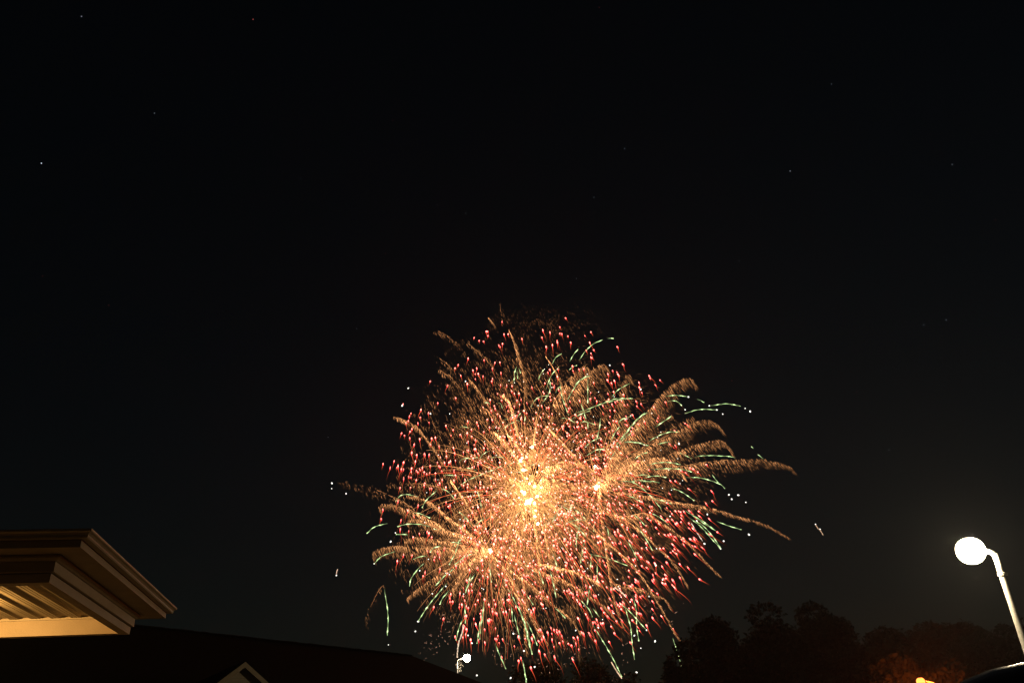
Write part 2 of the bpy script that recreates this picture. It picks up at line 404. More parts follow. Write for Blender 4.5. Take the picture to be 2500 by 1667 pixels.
# side profile x (rear -> front), z of body top ; local origin under the rear end
prof_top = [(-.02, .62), (.0, .95), (.05, 1.02), (.12, 1.18), (.22, 1.38), (.32, TOPZ - .125), (.40, TOPZ - .068), (.52, TOPZ - .032), (.70, TOPZ - .010), (.95, TOPZ), (1.5, TOPZ + .015), (2.2, TOPZ + .0), (2.7, TOPZ - .06), (3.0, TOPZ - .2), (3.4, 1.18), (3.6, 1.07), (4.2, 1.0), (4.5, .92), (4.62, .75), (4.64, .5)]
HWC = .90
bm = bmesh.new(); rows = []
for x_, z_ in prof_top:
    sec = []
    roofy = max(0, (z_ - 1.0) / (TOPZ - 1.0))
    hw = HWC - .19 * roofy - (.10 if x_ < .06 or x_ > 4.5 else 0)
    cam_ = .05 * roofy + .015
    z_b = .32
    pts = [(HWC - .10, z_b), (HWC, .50), (HWC + .005, min(z_, .80)), (HWC - .02, min(z_, .98)), ((HWC - .02 + hw) / 2, min(z_, (z_ + .98) / 2)), (hw - .02, z_ - cam_ - .03 * roofy), (hw - .09, z_ - cam_ * .8), (hw * .7, z_ - cam_ * .35), (hw * .35, z_ - cam_ * .08), (0, z_)]
    sec = [(-y_, zz_) for y_, zz_ in pts] + [(y_, zz_) for y_, zz_ in pts[-2::-1]]
    rows.append([bm.verts.new((x_, y_, zz_)) for y_, zz_ in sec])
for a, b in zip(rows, rows[1:]):
    for i in range(len(a) - 1): bm.faces.new([a[i], a[i + 1], b[i + 1], b[i]])
    bm.faces.new([a[-1], a[0], b[0], b[-1]])
bm.faces.new(rows[0]); bm.faces.new(rows[-1][::-1])
bmesh.ops.subdivide_edges(bm, edges=bm.edges[:], cuts=1, use_grid_fill=True, smooth=.3)
body = bm_obj('body', bm, M_car, car, True)
def pane(name, pts, m, thick=(0, .012, 0)):
    bm = bmesh.new(); add_prism(bm, pts, thick); return bm_obj(name, bm, m, car)
for sy in (-1, 1):
    y1, y2 = sy * (HWC - .01), sy * (HWC - .155)
    for x0, x1, xt0, xt1 in ((.42, 1.15, .55, 1.15), (1.25, 2.15, 1.25, 2.1), (2.25, 3.2, 2.2, 2.75)):
        pane('side_window', [(x0, y1, 1.03), (x1, y1, 1.03), (xt1, y2, TOPZ - .17), (xt0, y2, TOPZ - .17)], M_glass, (0, sy * .02, 0))
    for x0, x1 in ((1.2, 2.18), (2.22, 3.2)):
        bm = bmesh.new(); add_box(bm, ((x0 + x1) / 2, sy * (HWC + .008), .72), (x1 - x0, .012, .5)); dr = bm_obj('door', bm, M_car, car, bevel=.004)
        bm = bmesh.new(); add_box(bm, (x0 + .16, sy * (HWC + .03), .88), (.16, .025, .03)); bm_obj('handle', bm, M_chrome, dr)
    bm = bmesh.new(); add_box(bm, (3.05, sy * (HWC + .09), 1.08), (.1, .18, .12)); bm_obj('wing_mirror', bm, M_car, car, bevel=.02)
    bm = bmesh.new(); add_box(bm, (.03, sy * .72, .92), (.12, .22, .3)); bm_obj('tail_light', bm, M_tail, car, bevel=.02)
    bm = bmesh.new(); add_box(bm, (4.5, sy * .66, .78), (.2, .3, .14)); bm_obj('headlight', bm, M_head, car, bevel=.02)
    for wx in (.85, 3.75):
        bm = bmesh.new(); bmesh.ops.create_cone(bm, segments=28, radius1=.33, radius2=.33, depth=.22, cap_ends=True)
        bmesh.ops.transform(bm, matrix=Matrix.Translation((wx, sy * (HWC - .09), .33)) @ Matrix.Rotation(pi / 2, 4, 'X'), verts=bm.verts[:]); wh = bm_obj('wheel', bm, M_rubber, car)
        bm = bmesh.new(); bmesh.ops.create_cone(bm, segments=20, radius1=.2, radius2=.18, depth=.03, cap_ends=True)
        bmesh.ops.transform(bm, matrix=Matrix.Translation((wx, sy * (HWC + .035), .33)) @ Matrix.Rotation(pi / 2, 4, 'X'), verts=bm.verts[:]); bm_obj('rim', bm, M_chrome, wh)
pane('rear_window', [(.03, -.6, 1.06), (.03, .6, 1.06), (.25, .55, TOPZ - .2), (.25, -.55, TOPZ - .2)], M_glass, (-.012, 0, 0))
pane('windscreen', [(3.42, -.66, 1.2), (3.42, .66, 1.2), (2.98, .56, TOPZ - .2), (2.98, -.56, TOPZ - .2)], M_glass, (.02, 0, .02))
off = Matrix.Rotation(car_yaw, 3, 'Z') @ Vector((.40, -.30, 0))
car.location = (float(rc[0]) - off.x, float(rc[1]) - off.y, 0)

# ------------------------------------------------------------------ stars, plus reddish dots that imitate hot pixels
ST = [(101, 399, 1.3, 'w', 'brightest white star, at the left edge of the sky'),
 (199, 41, .55, 'w', 'faint star in the top left corner'), (734, 437, .5, 'w', 'faint star left of centre in the upper sky'),
 (377, 277, .35, 'w', 'faint star between the brightest star and the top left corner'), (618, 48, .7, 'r', 'reddish dot near the top edge, left half'),
 (959, 295, .6, 'r', 'reddish dot high left of the centre line'), (104, 674, .55, 'r', 'reddish dot straight below the brightest star'),
 (265, 745, .6, 'r', 'reddish dot low in the left sky above the porch'), (941, 619, .5, 'r', 'orange star upper left of the fireworks'),
 (1068, 501, .4, 'w', 'left one of two close faint stars above the fireworks'), (1137, 521, .4, 'w', 'right one of two close faint stars above the fireworks'),
 (871, 802, .4, 'w', 'faint star just outside the upper left of the fireworks'), (801, 1067, .6, 'w', 'small star left of the fireworks at mid height'),
 (1525, 363, .75, 'w', 'grey star right of the centre line, upper sky'), (1929, 418, .7, 'w', 'grey star in the middle of the upper right sky'),
 (2030, 206, .5, 'w', 'faint star high in the right half'), (2325, 402, .5, 'w', 'faint star near the right edge, upper sky'),
 (1805, 637, .45, 'w', 'faint star above the right of the fireworks'), (1407, 680, .45, 'w', 'faint star just above the top of the fireworks'),
 (2430, 537, .55, 'r', 'reddish dot near the right edge'), (2310, 781, .7, 'w', 'right star of a pair high above the street lamp'),
 (2255, 793, .5, 'w', 'left star of a pair high above the street lamp'), (1450, 482, .35, 'w', 'very faint star near the centre line'),
 (1463, 19, .5, 'r', 'dim orange star touching the top edge'), (1787, 929, .5, 'r', 'dim orange star right of the top of the fireworks'),
 (2170, 1098, .6, 'w', 'small star left of the lamp glow'), (2091, 957, .4, 'r', 'faint orange star upper left of the street lamp')]
msw = emit('star_white', (.75, .85, 1), 1.0, 'NONE'); msr = emit('sky_dot_red', (.8, .12, .1), 1.0, 'NONE')
bm = bmesh.new(); bmesh.ops.create_icosphere(bm, subdivisions=1, radius=1)
mes = {}
for k, m_ in (('w', msw), ('r', msr)):
    me = bpy.data.meshes.new('star'); bm.to_mesh(me); me.materials.append(m_); mes[k] = me
bm.free()
for px, py, s_, k, lb in ST:
    o = link('star', mes[k]); o.location = tuple(C0 + ray(px, py) * 2200); o.scale = ((s_ ** .5) * 1.3,) * 3
    tag(o, lb, 'star', 'stars in the night sky')

# ------------------------------------------------------------------ FIREWORKS
D = 150.0
MPP = D / FPX / .97            # metres per photo pixel near the bursts
def W3(x, y, dep=0.0):
    """photo pixel arrays + depth offset in metres -> world"""
    x = np.atleast_1d(np.asarray(x, float)); y = np.atleast_1d(np.asarray(y, float))
    dd = fw[None] + CR[None] * ((x - W / 2) / FPX)[:, None] - CU[None] * ((y - H / 2) / FPX)[:, None]
    k = (D + dep) / np.hypot(dd[:, 0], dd[:, 1])
    return C0[None] + dd * k[:, None]
CEN = {'c': (1293, 1205), 'l': (1196, 1345), 'r': (1458, 1190)}

def spindles(P0, P1, r, c0, c1, tm=.35, cm=None):
    """n little spindles, 3-sided, 5 verts and 6 tris each"""
    P0 = np.asarray(P0); P1 = np.asarray(P1); n = len(P0)
    t = P1 - P0; ln = np.linalg.norm(t, axis=1)[:, None] + 1e-6; t = t / ln
    u = np.cross(t, np.tile([.21, -.97, .1], (n, 1))); u /= np.linalg.norm(u, axis=1)[:, None] + 1e-9
    w = np.cross(t, u); mid = P0 + (P1 - P0) * tm; r = np.asarray(r).reshape(-1, 1)
    v = np.empty((n, 5, 3)); v[:, 0] = P0; v[:, 4] = P1
    for k in range(3):
        a = 2 * pi * k / 3 + .4; v[:, 1 + k] = mid + (u * cos(a) + w * sin(a)) * r
    f0 = np.array([[0, 1, 2], [0, 2, 3], [0, 3, 1], [4, 2, 1], [4, 3, 2], [4, 1, 3]])
    f = (f0[None] + (np.arange(n) * 5)[:, None, None]).reshape(-1, 3)
    c = np.empty((n, 5, 3)); c[:, 0] = c0; c[:, 4] = c1; c[:, 1:4] = (c0 if cm is None else cm)[:, None] if np.ndim(c0) > 1 else (c0 if cm is None else cm)
    return v.reshape(-1, 3), f, c.reshape(-1, 3)
def merge(L_):
    vs, fs, cs, o = [], [], [], 0
    for v, f, c in L_:
        vs.append(v); fs.append(f + o); cs.append(c); o += len(v)
    return np.concatenate(vs), np.concatenate(fs), np.concatenate(cs)
def strand(P, r, c, seg=4):
    """tube through points with per-point radius and colour (triangles)"""
    P = np.asarray(P); n = len(P); r = np.asarray(r) * np.ones(n); c = np.asarray(c) * np.ones((n, 3))
    t = np.gradient(P, axis=0); t /= np.linalg.norm(t, axis=1)[:, None] + 1e-9
    u = np.cross(t, np.tile([.21, -.97, .1], (n, 1))); u /= np.linalg.norm(u, axis=1)[:, None] + 1e-9; w = np.cross(t, u)
    v = np.empty((n, seg, 3))
    for k in range(seg):
        a = 2 * pi * k / seg; v[:, k] = P + (u * cos(a) + w * sin(a)) * r[:, None]
    f = []
    for i in range(n - 1):
        for k in range(seg):
            a, b, d_, e_ = i * seg + k, i * seg + (k + 1) % seg, (i + 1) * seg + k, (i + 1) * seg + (k + 1) % seg
            f += [(a, b, d_), (b, e_, d_)]
    return v.reshape(-1, 3), np.array(f), np.repeat(c, seg, axis=0)
def spline(pts, n):
    """Catmull-Rom through 2-D pixel points, n samples evenly by length"""
    p = np.array(pts, float)
    if len(p) == 2: p = np.array([p[0], (p[0] + p[1]) / 2 + (0, -1.0), p[1]])
    q = np.vstack([2 * p[0] - p[1], p, 2 * p[-1] - p[-2]]); out = []
    for i in range(1, len(q) - 2):
        for s in np.linspace(0, 1, 24, endpoint=False):
            out.append(.5 * ((2 * q[i]) + (-q[i - 1] + q[i + 1]) * s + (2 * q[i - 1] - 5 * q[i] + 4 * q[i + 1] - q[i + 2]) * s * s + (-q[i - 1] + 3 * q[i] - 3 * q[i + 1] + q[i + 2]) * s ** 3))
    out.append(p[-1]); out = np.array(out)
    l = np.concatenate([[0], np.cumsum(np.linalg.norm(np.diff(out, axis=0), axis=1))]); s = np.linspace(0, l[-1], n)
    return np.stack([np.interp(s, l, out[:, 0]), np.interp(s, l, out[:, 1])], 1), l[-1]
def heat(x, y):
    """how hot the gold sparks burn: the nearer to a burst's heart the hotter"""
    h = .82 * np.exp(-(np.hypot((x - 1293) / 50, (y - 1185) / 92)) ** 1.4) + .40 * np.exp(-np.hypot((x - 1300) / 230, (y - 1195) / 250) ** 2)
    h += .4 * np.exp(-np.hypot(x - 1458, y - 1185) / 22) + .35 * np.exp(-np.hypot(x - 1196, y - 1345) / 20)
    return np.clip(h, 0, 1)
def gold(x, y, k=1.0):
    h = heat(x, y)[:, None]
    lo = np.array([.66, .28, .105]); mid = np.array([1.75, .68, .22]); hi = np.array([2.9, 1.22, .36])
    q = np.clip((np.hypot((x - 1315) / 1.12, (y - 1215)) - 230) / 260, 0, 1); k = np.reshape(k, (-1, 1)) * (1 - .5 * q)[:, None]
    c = np.where(h < .5, lo + (mid - lo) * h * 2, mid + (hi - mid) * (h - .5) * 2)
    return c * np.reshape(k, (-1, 1))
def fall_dir(x, y):
    a = np.radians(27 + (x - 1290) / 450 * 9)
    return np.sin(a), np.cos(a)

bursts = {
 'c': thing('firework_burst', 'central gold firework burst with the brightest yellow heart', 'firework', tuple(W3(*CEN['c'])[0])),
 'l': thing('firework_burst', 'lower left gold firework burst with feathery drooping plumes', 'firework', tuple(W3(*CEN['l'])[0])),
 'r': thing('firework_burst', 'right gold firework burst with the longest arching plumes', 'firework', tuple(W3(*CEN['r'])[0])),
 'red': thing('firework_burst', 'wide cloud of small red comet stars with trailing tails', 'firework', tuple(W3(1310, 1220)[0])),
 'grn': thing('firework_burst', 'scattered pale green dashed firework streaks ending in white dots', 'firework', tuple(W3(1330, 1200)[0])),
}
for b in bursts.values(): b['group'] = 'firework bursts in the sky'
def spark_obj(name, vfc, burst, kind=None):
    b = bursts[burst]; v, f, c = vfc
    o = from_np(name, v - np.array(b.location)[None], f, M_spark, c, parent=b)
    if kind: o['kind'] = kind
    return o

def plume(b, pts, fringe=26, dens=1.0, bright=1.0, taper=True, core=True):
    xy, ln = spline(pts, 60); cx, cy_ = CEN[b]
    slope = rng.uniform(-.6, .15)
    rho = np.hypot(xy[:, 0] - cx, xy[:, 1] - cy_) * MPP
    dep = slope * rho
    out = []
    n = int(ln * (1.45 if bright > .7 else .8) * dens * (fringe / 16) ** .6)
    t = rng.uniform(0, 1, n) ** .85
    X = np.interp(t, np.linspace(0, 1, 60), xy[:, 0]); Y = np.interp(t, np.linspace(0, 1, 60), xy[:, 1]); Z = np.interp(t, np.linspace(0, 1, 60), dep)
    env = (.25 + .75 * np.sin(np.clip(t * 1.08, 0, 1) ** .8 * pi * .93 + .08)) if taper else 1
    drop = rng.uniform(0, 1, n) ** 2.0 * fringe * 1.5 * env
    dx, dy = fall_dir(X, Y); sc = 1.0 if bright > .7 else 3.2
    x0 = X + dx * drop + rng.normal(0, sc, n); y0 = Y + dy * drop + rng.normal(0, sc, n)
    ls = rng.uniform(5, 17, n) * (.55 + fringe / 50)
    z0 = Z + rng.normal(0, .5, n)
    k = bright * (.25 + 2.9 * rng.uniform(0, 1, n) ** 1.8) * np.exp(-drop / (fringe * 1.0)) * (1 - .65 * t)
    c = gold(x0, y0, k * 1.8); j = rng.normal(0, .12, n)
    P0 = W3(x0, y0, z0 - 4); P1 = W3(x0 + (dx + j) * ls, y0 + dy * ls, z0 - 4)
    out.append(spindles(P0, P1, rng.uniform(.035, .07, n), c, c * .3, .3))
    if core:                     # the spine burns brightest where the plume leaves the burst
        m = max(6, int(ln / 5)); ti = np.sort(rng.uniform(0, .5, m)); 
        X = np.interp(ti, np.linspace(0, 1, 60), xy[:, 0]); Y = np.interp(ti, np.linspace(0, 1, 60), xy[:, 1]); Z = np.interp(ti, np.linspace(0, 1, 60), dep)
        tj = np.clip(ti + 9 / ln, 0, 1)
        X2 = np.interp(tj, np.linspace(0, 1, 60), xy[:, 0]); Y2 = np.interp(tj, np.linspace(0, 1, 60), xy[:, 1])
        o_ = rng.normal(0, 1.0, m); c = gold(X, Y, bright * rng.uniform(.8, 1.9, m) * (1 - .6 * ti))
        out.append(spindles(W3(X, Y + o_, Z), W3(X2, Y2 + o_, Z), rng.uniform(.05, .09, m), c, c * .6, .5))
    spark_obj('gold_plume', merge(out), b, 'stuff')

PR = [
 ([(1470, 1160), (1530, 1070), (1591, 990), (1623, 952), (1655, 928), (1684, 922), (1690, 935)], 34, 1, .85),
 ([(1500, 1140), (1600, 1080), (1671, 1041), (1703, 1027), (1732, 1024), (1752, 1038), (1759, 1050)], 26, 1, .8),
 ([(1510, 1165), (1623, 1115), (1687, 1088), (1735, 1075), (1763, 1075), (1783, 1102)], 26, 1.1, .85),
 ([(1600, 1150), (1687, 1134), (1751, 1124), (1846, 1119), (1910, 1131), (1932, 1143), (1934, 1150)], 24, 1, .85),
 ([(1458, 1190), (1508, 1153), (1543, 1131), (1591, 1116), (1623, 1118), (1655, 1143), (1668, 1166)], 22, 1.3, 1.5),
 ([(1500, 1200), (1591, 1213), (1671, 1229), (1735, 1239), (1799, 1258), (1862, 1277), (1910, 1303), (1923, 1311)], 10, 1.3, 1.0),
 ([(1480, 1250), (1527, 1261), (1575, 1253), (1622, 1280), (1665, 1311), (1702, 1348), (1729, 1378), (1754, 1402)], 9, 1.5, 1.1),
 ([(1458, 1190), (1465, 1250), (1476, 1330), (1487, 1410), (1500, 1471), (1520, 1529)], 9, 1.6, 1.0),
 ([(1475, 1120), (1495, 1040), (1512, 965), (1527, 914), (1537, 925)], 40, 1.3, .7),
 ([(1350, 985), (1372, 950), (1397, 914), (1423, 893), (1437, 897)], 34, 1.2, .8),
 ([(1395, 970), (1417, 932), (1448, 898), (1474, 888), (1480, 900)], 34, 1.2, .8),
 ([(1440, 1280), (1481, 1322), (1529, 1362), (1569, 1410), (1596, 1455), (1622, 1500), (1644, 1540), (1662, 1566)], 10, 1.5, 1.1),
 ([(1470, 1240), (1529, 1271), (1569, 1300), (1609, 1338), (1636, 1364), (1662, 1402), (1678, 1433)], 11, 1.3, .95),
 ([(1314, 1375), (1370, 1386), (1410, 1396), (1441, 1410), (1471, 1433)], 7, 1.6, 1.7),
 ([(1495, 1423), (1543, 1431), (1596, 1449), (1622, 1460), (1638, 1487)], 12, 1.2, .8),
 ([(1300, 1385), (1330, 1399), (1383, 1420), (1436, 1452), (1471, 1476), (1510, 1520)], 10, 1.2, .9),
 ([(1500, 1160), (1560, 1100), (1620, 1050), (1680, 1020), (1700, 1030)], 30, 1, .6),
 ([(1458, 1185), (1462, 1160), (1468, 1148), (1478, 1150)], 10, 1.6, 1.3),
 ([(1458, 1185), (1446, 1160), (1452, 1142), (1464, 1140)], 8, 1.6, 1.3),
 ([(1458, 1188), (1485, 1160), (1520, 1140), (1550, 1120)], 10, 1.5, 1.4),
 ([(1458, 1188), (1500, 1090), (1540, 1030), (1590, 1010), (1640, 1012)], 30, 1, .6),
]
PLp = [
 ([(1196, 1345), (1143, 1315), (1093, 1295), (1044, 1272), (1004, 1265), (990, 1272)], 18, 1.2, 1.15),
 ([(1160, 1310), (1093, 1262), (1060, 1232), (1024, 1213), (990, 1208)], 10, 1.4, 1.2),
 ([(1080, 1285), (1011, 1249), (965, 1232), (935, 1228), (925, 1234), (928, 1244)], 18, 1.3, .95),
 ([(1196, 1345), (1130, 1331), (1077, 1318), (1027, 1310), (991, 1315), (988, 1326)], 20, 1.2, 1.0),
 ([(1150, 1345), (1060, 1335), (994, 1331), (945, 1333), (912, 1345), (908, 1358)], 30, 1.2, .8),
 ([(1190, 1350), (1159, 1361), (1100, 1385), (1060, 1407), (1017, 1437), (991, 1460)], 14, 1.3, .9),
 ([(1190, 1350), (1153, 1364), (1126, 1394), (1107, 1430), (1105, 1447)], 14, 1.5, 1.1),
 ([(1080, 1190), (1030, 1181), (978, 1181), (940, 1186)], 14, .8, .45),
 ([(1010, 1240), (965, 1216), (919, 1196), (862, 1180), (823, 1176)], 16, .75, .5),
 ([(1200, 1350), (1209, 1361), (1242, 1407), (1275, 1463), (1308, 1519), (1337, 1572)], 8, 1.6, 1.0),
 ([(1097, 1168), (1126, 1209), (1159, 1259), (1170, 1285)], 9, 1.7, 1.3),
 ([(940, 1425), (925, 1440), (905, 1480), (889, 1523)], 9, .6, .45),
 ([(1170, 1340), (1140, 1338), (1110, 1345), (1100, 1356)], 18, 1.7, 1.0),
 ([(1230, 1380), (1250, 1394), (1290, 1423), (1343, 1468), (1378, 1495), (1402, 1521), (1415, 1545)], 9, 1.3, 1.0),
 ([(1240, 1420), (1263, 1457), (1290, 1495), (1308, 1532), (1324, 1566)], 8, 1.3, .9),
 ([(1272, 1400), (1277, 1436), (1279, 1489), (1279, 1542), (1284, 1596)], 14, 1.3, .8),
 ([(1196, 1345), (1180, 1322), (1165, 1308)], 6, 1.5, 1.3), ([(1196, 1345), (1214, 1325), (1235, 1300)], 6, 1.5, 1.2),
 ([(1196, 1345), (1206, 1370), (1210, 1400)], 6, 1.5, 1.1), ([(1196, 1345), (1172, 1352), (1150, 1362)], 6, 1.5, 1.3),
 ([(1200, 1345), (1240, 1356), (1280, 1380), (1310, 1410)], 8, 1.2, .9),
]
PC = [
 ([(1203, 1053), (1229, 1076), (1258, 1114), (1275, 1150)], 10, 2.0, 1.6), ([(1235, 1056), (1261, 1085), (1272, 1105), (1282, 1140)], 10, 1.8, 1.2),
 ([(1226, 960), (1243, 984), (1255, 1030), (1262, 1060)], 12, 1.7, 1.5), ([(1240, 802), (1252, 830), (1261, 862), (1275, 910), (1280, 960)], 18, 1.7, .85),
 ([(1331, 868), (1351, 899), (1367, 932), (1378, 975)], 9, 1.5, 1.1), ([(1190, 772), (1200, 784), (1208, 796)], 6, 1.8, .8),
 ([(1058, 804), (1091, 820), (1119, 845), (1135, 865)], 8, 1.3, .55), ([(1071, 873), (1096, 893), (1101, 914), (1088, 932), (1122, 957)], 8, .9, .45),
 ([(959, 1016), (997, 1029), (1017, 1042), (1035, 1062), (1055, 1090), (1080, 1130)], 10, 1.4, .9),
 ([(1221, 738), (1224, 764), (1237, 784)], 7, 1.0, .35), ([(1137, 833), (1188, 878), (1226, 930), (1250, 985)], 14, .8, .5),
 ([(1142, 924), (1163, 945), (1178, 968), (1200, 1000)], 14, 1.3, .75), ([(1330, 1036), (1364, 1070), (1401, 1111), (1425, 1140)], 12, 1.4, 1.1),
 ([(1320, 1150), (1372, 1128), (1420, 1130), (1450, 1150)], 16, 1.2, 1.0), ([(1300, 1200), (1340, 1150), (1385, 1130)], 14, 1.4, 1.1),
 ([(1070, 900), (1110, 930), (1150, 985), (1180, 1030)], 12, .8, .5), ([(1170, 990), (1200, 1010), (1230, 1050)], 20, 1.2, .7),
]
for b, lst in (('r', PR), ('l', PLp), ('c', PC)):
    for pts, fr, dn, br in lst: plume(b, pts, fr, dn, br)
# further, shorter plumes all round the central burst, thrown out and pulled down
for k in range(30):
    a = rng.uniform(0, 2 * pi); s = rng.uniform(110, 260); vx, vy = cos(a) * s, sin(a) * s * .9
    pts = [(1293 + vx * t_ * (1 - .15 * t_), 1200 + vy * t_ + 70 * t_ * t_) for t_ in (0.12, .4, .7, 1.0)]
    plume('c', pts, rng.uniform(10, 26), .9, rng.uniform(.45, .9))

# golden drizzle filling the ball
def drizzle(b, n, cx, cy_, sx, sy, kmin, kmax, pw_=.55, lmin=5, lmax=20, radial=0.0, r0=.04, r1=.08, zr=22):
    u = rng.normal(size=(n, 3)); u /= np.linalg.norm(u, axis=1)[:, None]; rad = rng.uniform(0, 1, n) ** pw_
    p = u * rad[:, None]; x = cx + p[:, 0] * sx; y = cy_ + p[:, 1] * sy; z = p[:, 2] * zr + (6 if zr > 10 else 0)
    clump = np.array([noise.noise(Vector((a_ / 38, b_ / 38, c_ / 8))) for a_, b_, c_ in zip(x, y, z)])
    keep = clump > rng.uniform(-.35, .40, n) * np.clip(rad * 2.2 - .3, 0, 1); x, y, z, p, rad = x[keep], y[keep], z[keep], p[keep], rad[keep]; n = len(x)
    dx, dy = fall_dir(x, y); rr = np.hypot(p[:, 0], p[:, 1]) + 1e-3
    dx = dx * (1 - radial) + p[:, 0] / rr * radial; dy = dy * (1 - radial) + p[:, 1] / rr * radial
    ls = rng.uniform(lmin, lmax, n); k = (kmin + (kmax * 1.7 - kmin) * rng.uniform(0, 1, n) ** 2) * (1.15 - .65 * rad)
    c = gold(x, y, k)
    v = spindles(W3(x, y, z), W3(x + dx * ls, y + dy * ls, z), rng.uniform(r0, r1, n), c, c * .3, .3)
    return v
spark_obj('spark_drizzle', merge([
    drizzle('c', 24000, 1290, 1190, 330, 350, .15, 1.0),
    drizzle('c', 18000, 1340, 1230, 390, 400, .12, .65, .42, 8, 30, .5),
    drizzle('c', 3000, 1240, 960, 210, 190, .15, .5, .42, 4, 12),
    drizzle('c', 900, 1330, 790, 150, 60, .12, .38, .5, 3, 9)]), 'c', 'stuff')
spark_obj('heart_sparks', merge([
    drizzle('c', 9000, 1296, 1200, 130, 150, .3, .85, .75, 4, 20, .75, zr=8),
    drizzle('c', 3000, 1290, 1090, 90, 90, .4, 1.0, .8, 4, 16, .6, zr=6),
    drizzle('c', 3200, 1275, 1300, 110, 170, .3, .95, .6, 8, 34, .35, zr=9)]), 'c', 'stuff')
spark_obj('spark_drizzle', drizzle('l', 5000, 1130, 1360, 190, 150, .18, .7, .6), 'l', 'stuff')
spark_obj('spark_drizzle', drizzle('r', 5500, 1530, 1170, 240, 230, .15, .62, .6), 'r', 'stuff')
# thin orange rays thrown straight out of each burst's heart
def rays(b, n, cx, cy_, l0, l1, k0, k1, r_=.045):
    out = []
    for _ in range(n):
        a = rng.uniform(0, 2 * pi); l = rng.uniform(l0, l1); sl = rng.uniform(-.5, .5)
        t_ = np.linspace(.03, 1, 9); x = cx + cos(a) * l * t_; y = cy_ + sin(a) * l * t_ + l * .16 * t_ * t_
        c = gold(x, y, rng.uniform(k0, k1) * (1.15 - t_)); out.append(strand(W3(x, y, sl * l * t_ * MPP), r_ * (1.1 - .7 * t_), c, 3))
    return merge(out)
spark_obj('fine_rays', rays('c', 120, 1293, 1208, 60, 240, .5, 1.2), 'c', 'stuff')
def arcs(b, n, l0, l1, k0, k1, up=0):
    out = []
    for _ in range(n):
        b_ = ('c', 'c', 'l', 'r')[rng.integers(4)]; cx, cy_ = CEN[b_]
        a = rng.uniform(0, 2 * pi); l = rng.uniform(l0, l1) * (1 if b_ == 'c' else .62); sl = rng.uniform(-.7, .3)
        t_ = np.linspace(rng.uniform(.25, .6), 1, 26); x = cx + cos(a) * l * t_ * (1.12 - .2 * t_) + l * .05 * t_ ** 2; y = cy_ + sin(a) * l * t_ * (1.12 - .2 * t_) + l * .24 * t_ ** 2
        red = rng.random() < .35
        k = rng.uniform(k0, k1) * (1.15 - .75 * t_) * rng.uniform(.5, 1.3, 26)
        c = gold(x, y, k)
        if red: c = c * np.array([1.25, .42, .45])
        out.append(strand(W3(x, y, sl * l * t_ * MPP - 3), rng.uniform(.04, .07) * (1.1 - .6 * t_), c, 3))
    return merge(out)
spark_obj('long_gold_trails', arcs('c', 230, 130, 380, .9, 2.4), 'c', 'stuff')
spark_obj('fine_rays', rays('l', 40, 1196, 1345, 25, 110, .6, 1.5), 'l', 'stuff')
spark_obj('fine_rays', rays('r', 40, 1458, 1190, 25, 110, .6, 1.5), 'r', 'stuff')
# glowing stars in the hearts
M_core = emit('white_hot_star', (1.0, .80, .42), 9.0, 'NONE')
def heart_star(b, x, y, s, m=M_core, name='heart_star', z=0):
    bm = bmesh.new(); bmesh.ops.create_icosphere(bm, subdivisions=2, radius=1)
    r = random.Random(int(x * 7 + y))
    for v_ in bm.verts: v_.co *= 1 + .22 * noise.noise(v_.co * 2.3 + Vector((x, y, 0)))
    sc = s * MPP; bmesh.ops.transform(bm, matrix=Matrix.Rotation(r.uniform(0, 3), 4, 'Y') @ Matrix.Diagonal((sc * r.uniform(.95, 1.3), sc, sc * .9, 1)), verts=bm.verts[:])
    o = bm_obj(name, bm, m, bursts[b], True); o.location = tuple(W3(x, y, z)[0] - np.array(bursts[b].location)); return o
for x, y, s in [(1299, 1091, 5), (1271, 1124, 5), (1278, 1147, 5.5), (1275, 1117, 4), (1293, 1180, 4), (1305, 1187, 4.5), (1280, 1203, 6), (1274, 1199, 4), (1312, 1211, 4.8), (1290, 1225, 7.5), (1297, 1219, 5), (1284, 1229, 4), (1305, 1228, 5), (1313, 1278, 4.5), (1306, 1260, 3.5), (1308, 1246, 3), (1321, 1190, 3), (1267, 1215, 3), (1287, 1168, 2.6)]:
    heart_star('c', x, y, s * .68, z=rng.uniform(-22, -14))
heart_star('l', 1196, 1345, 5, z=-4); heart_star('r', 1456, 1189, 5, z=-8); heart_star('r', 1463, 1187, 3, z=-8); heart_star('r', 1453, 1138, 3, z=-8)
def burst_light(b, x, y, power, col):
    ld = bpy.data.lights.new('burst_glow', 'POINT'); ld.energy = power; ld.color = col; ld.shadow_soft_size = .6
    lo = bpy.data.objects.new('burst_glow', ld); COL.objects.link(lo); lo.parent = bursts[b]; lo.location = tuple(W3(x, y, -24)[0] - np.array(bursts[b].location))
burst_light('c', 1293, 1205, 500, (1, .55, .22))

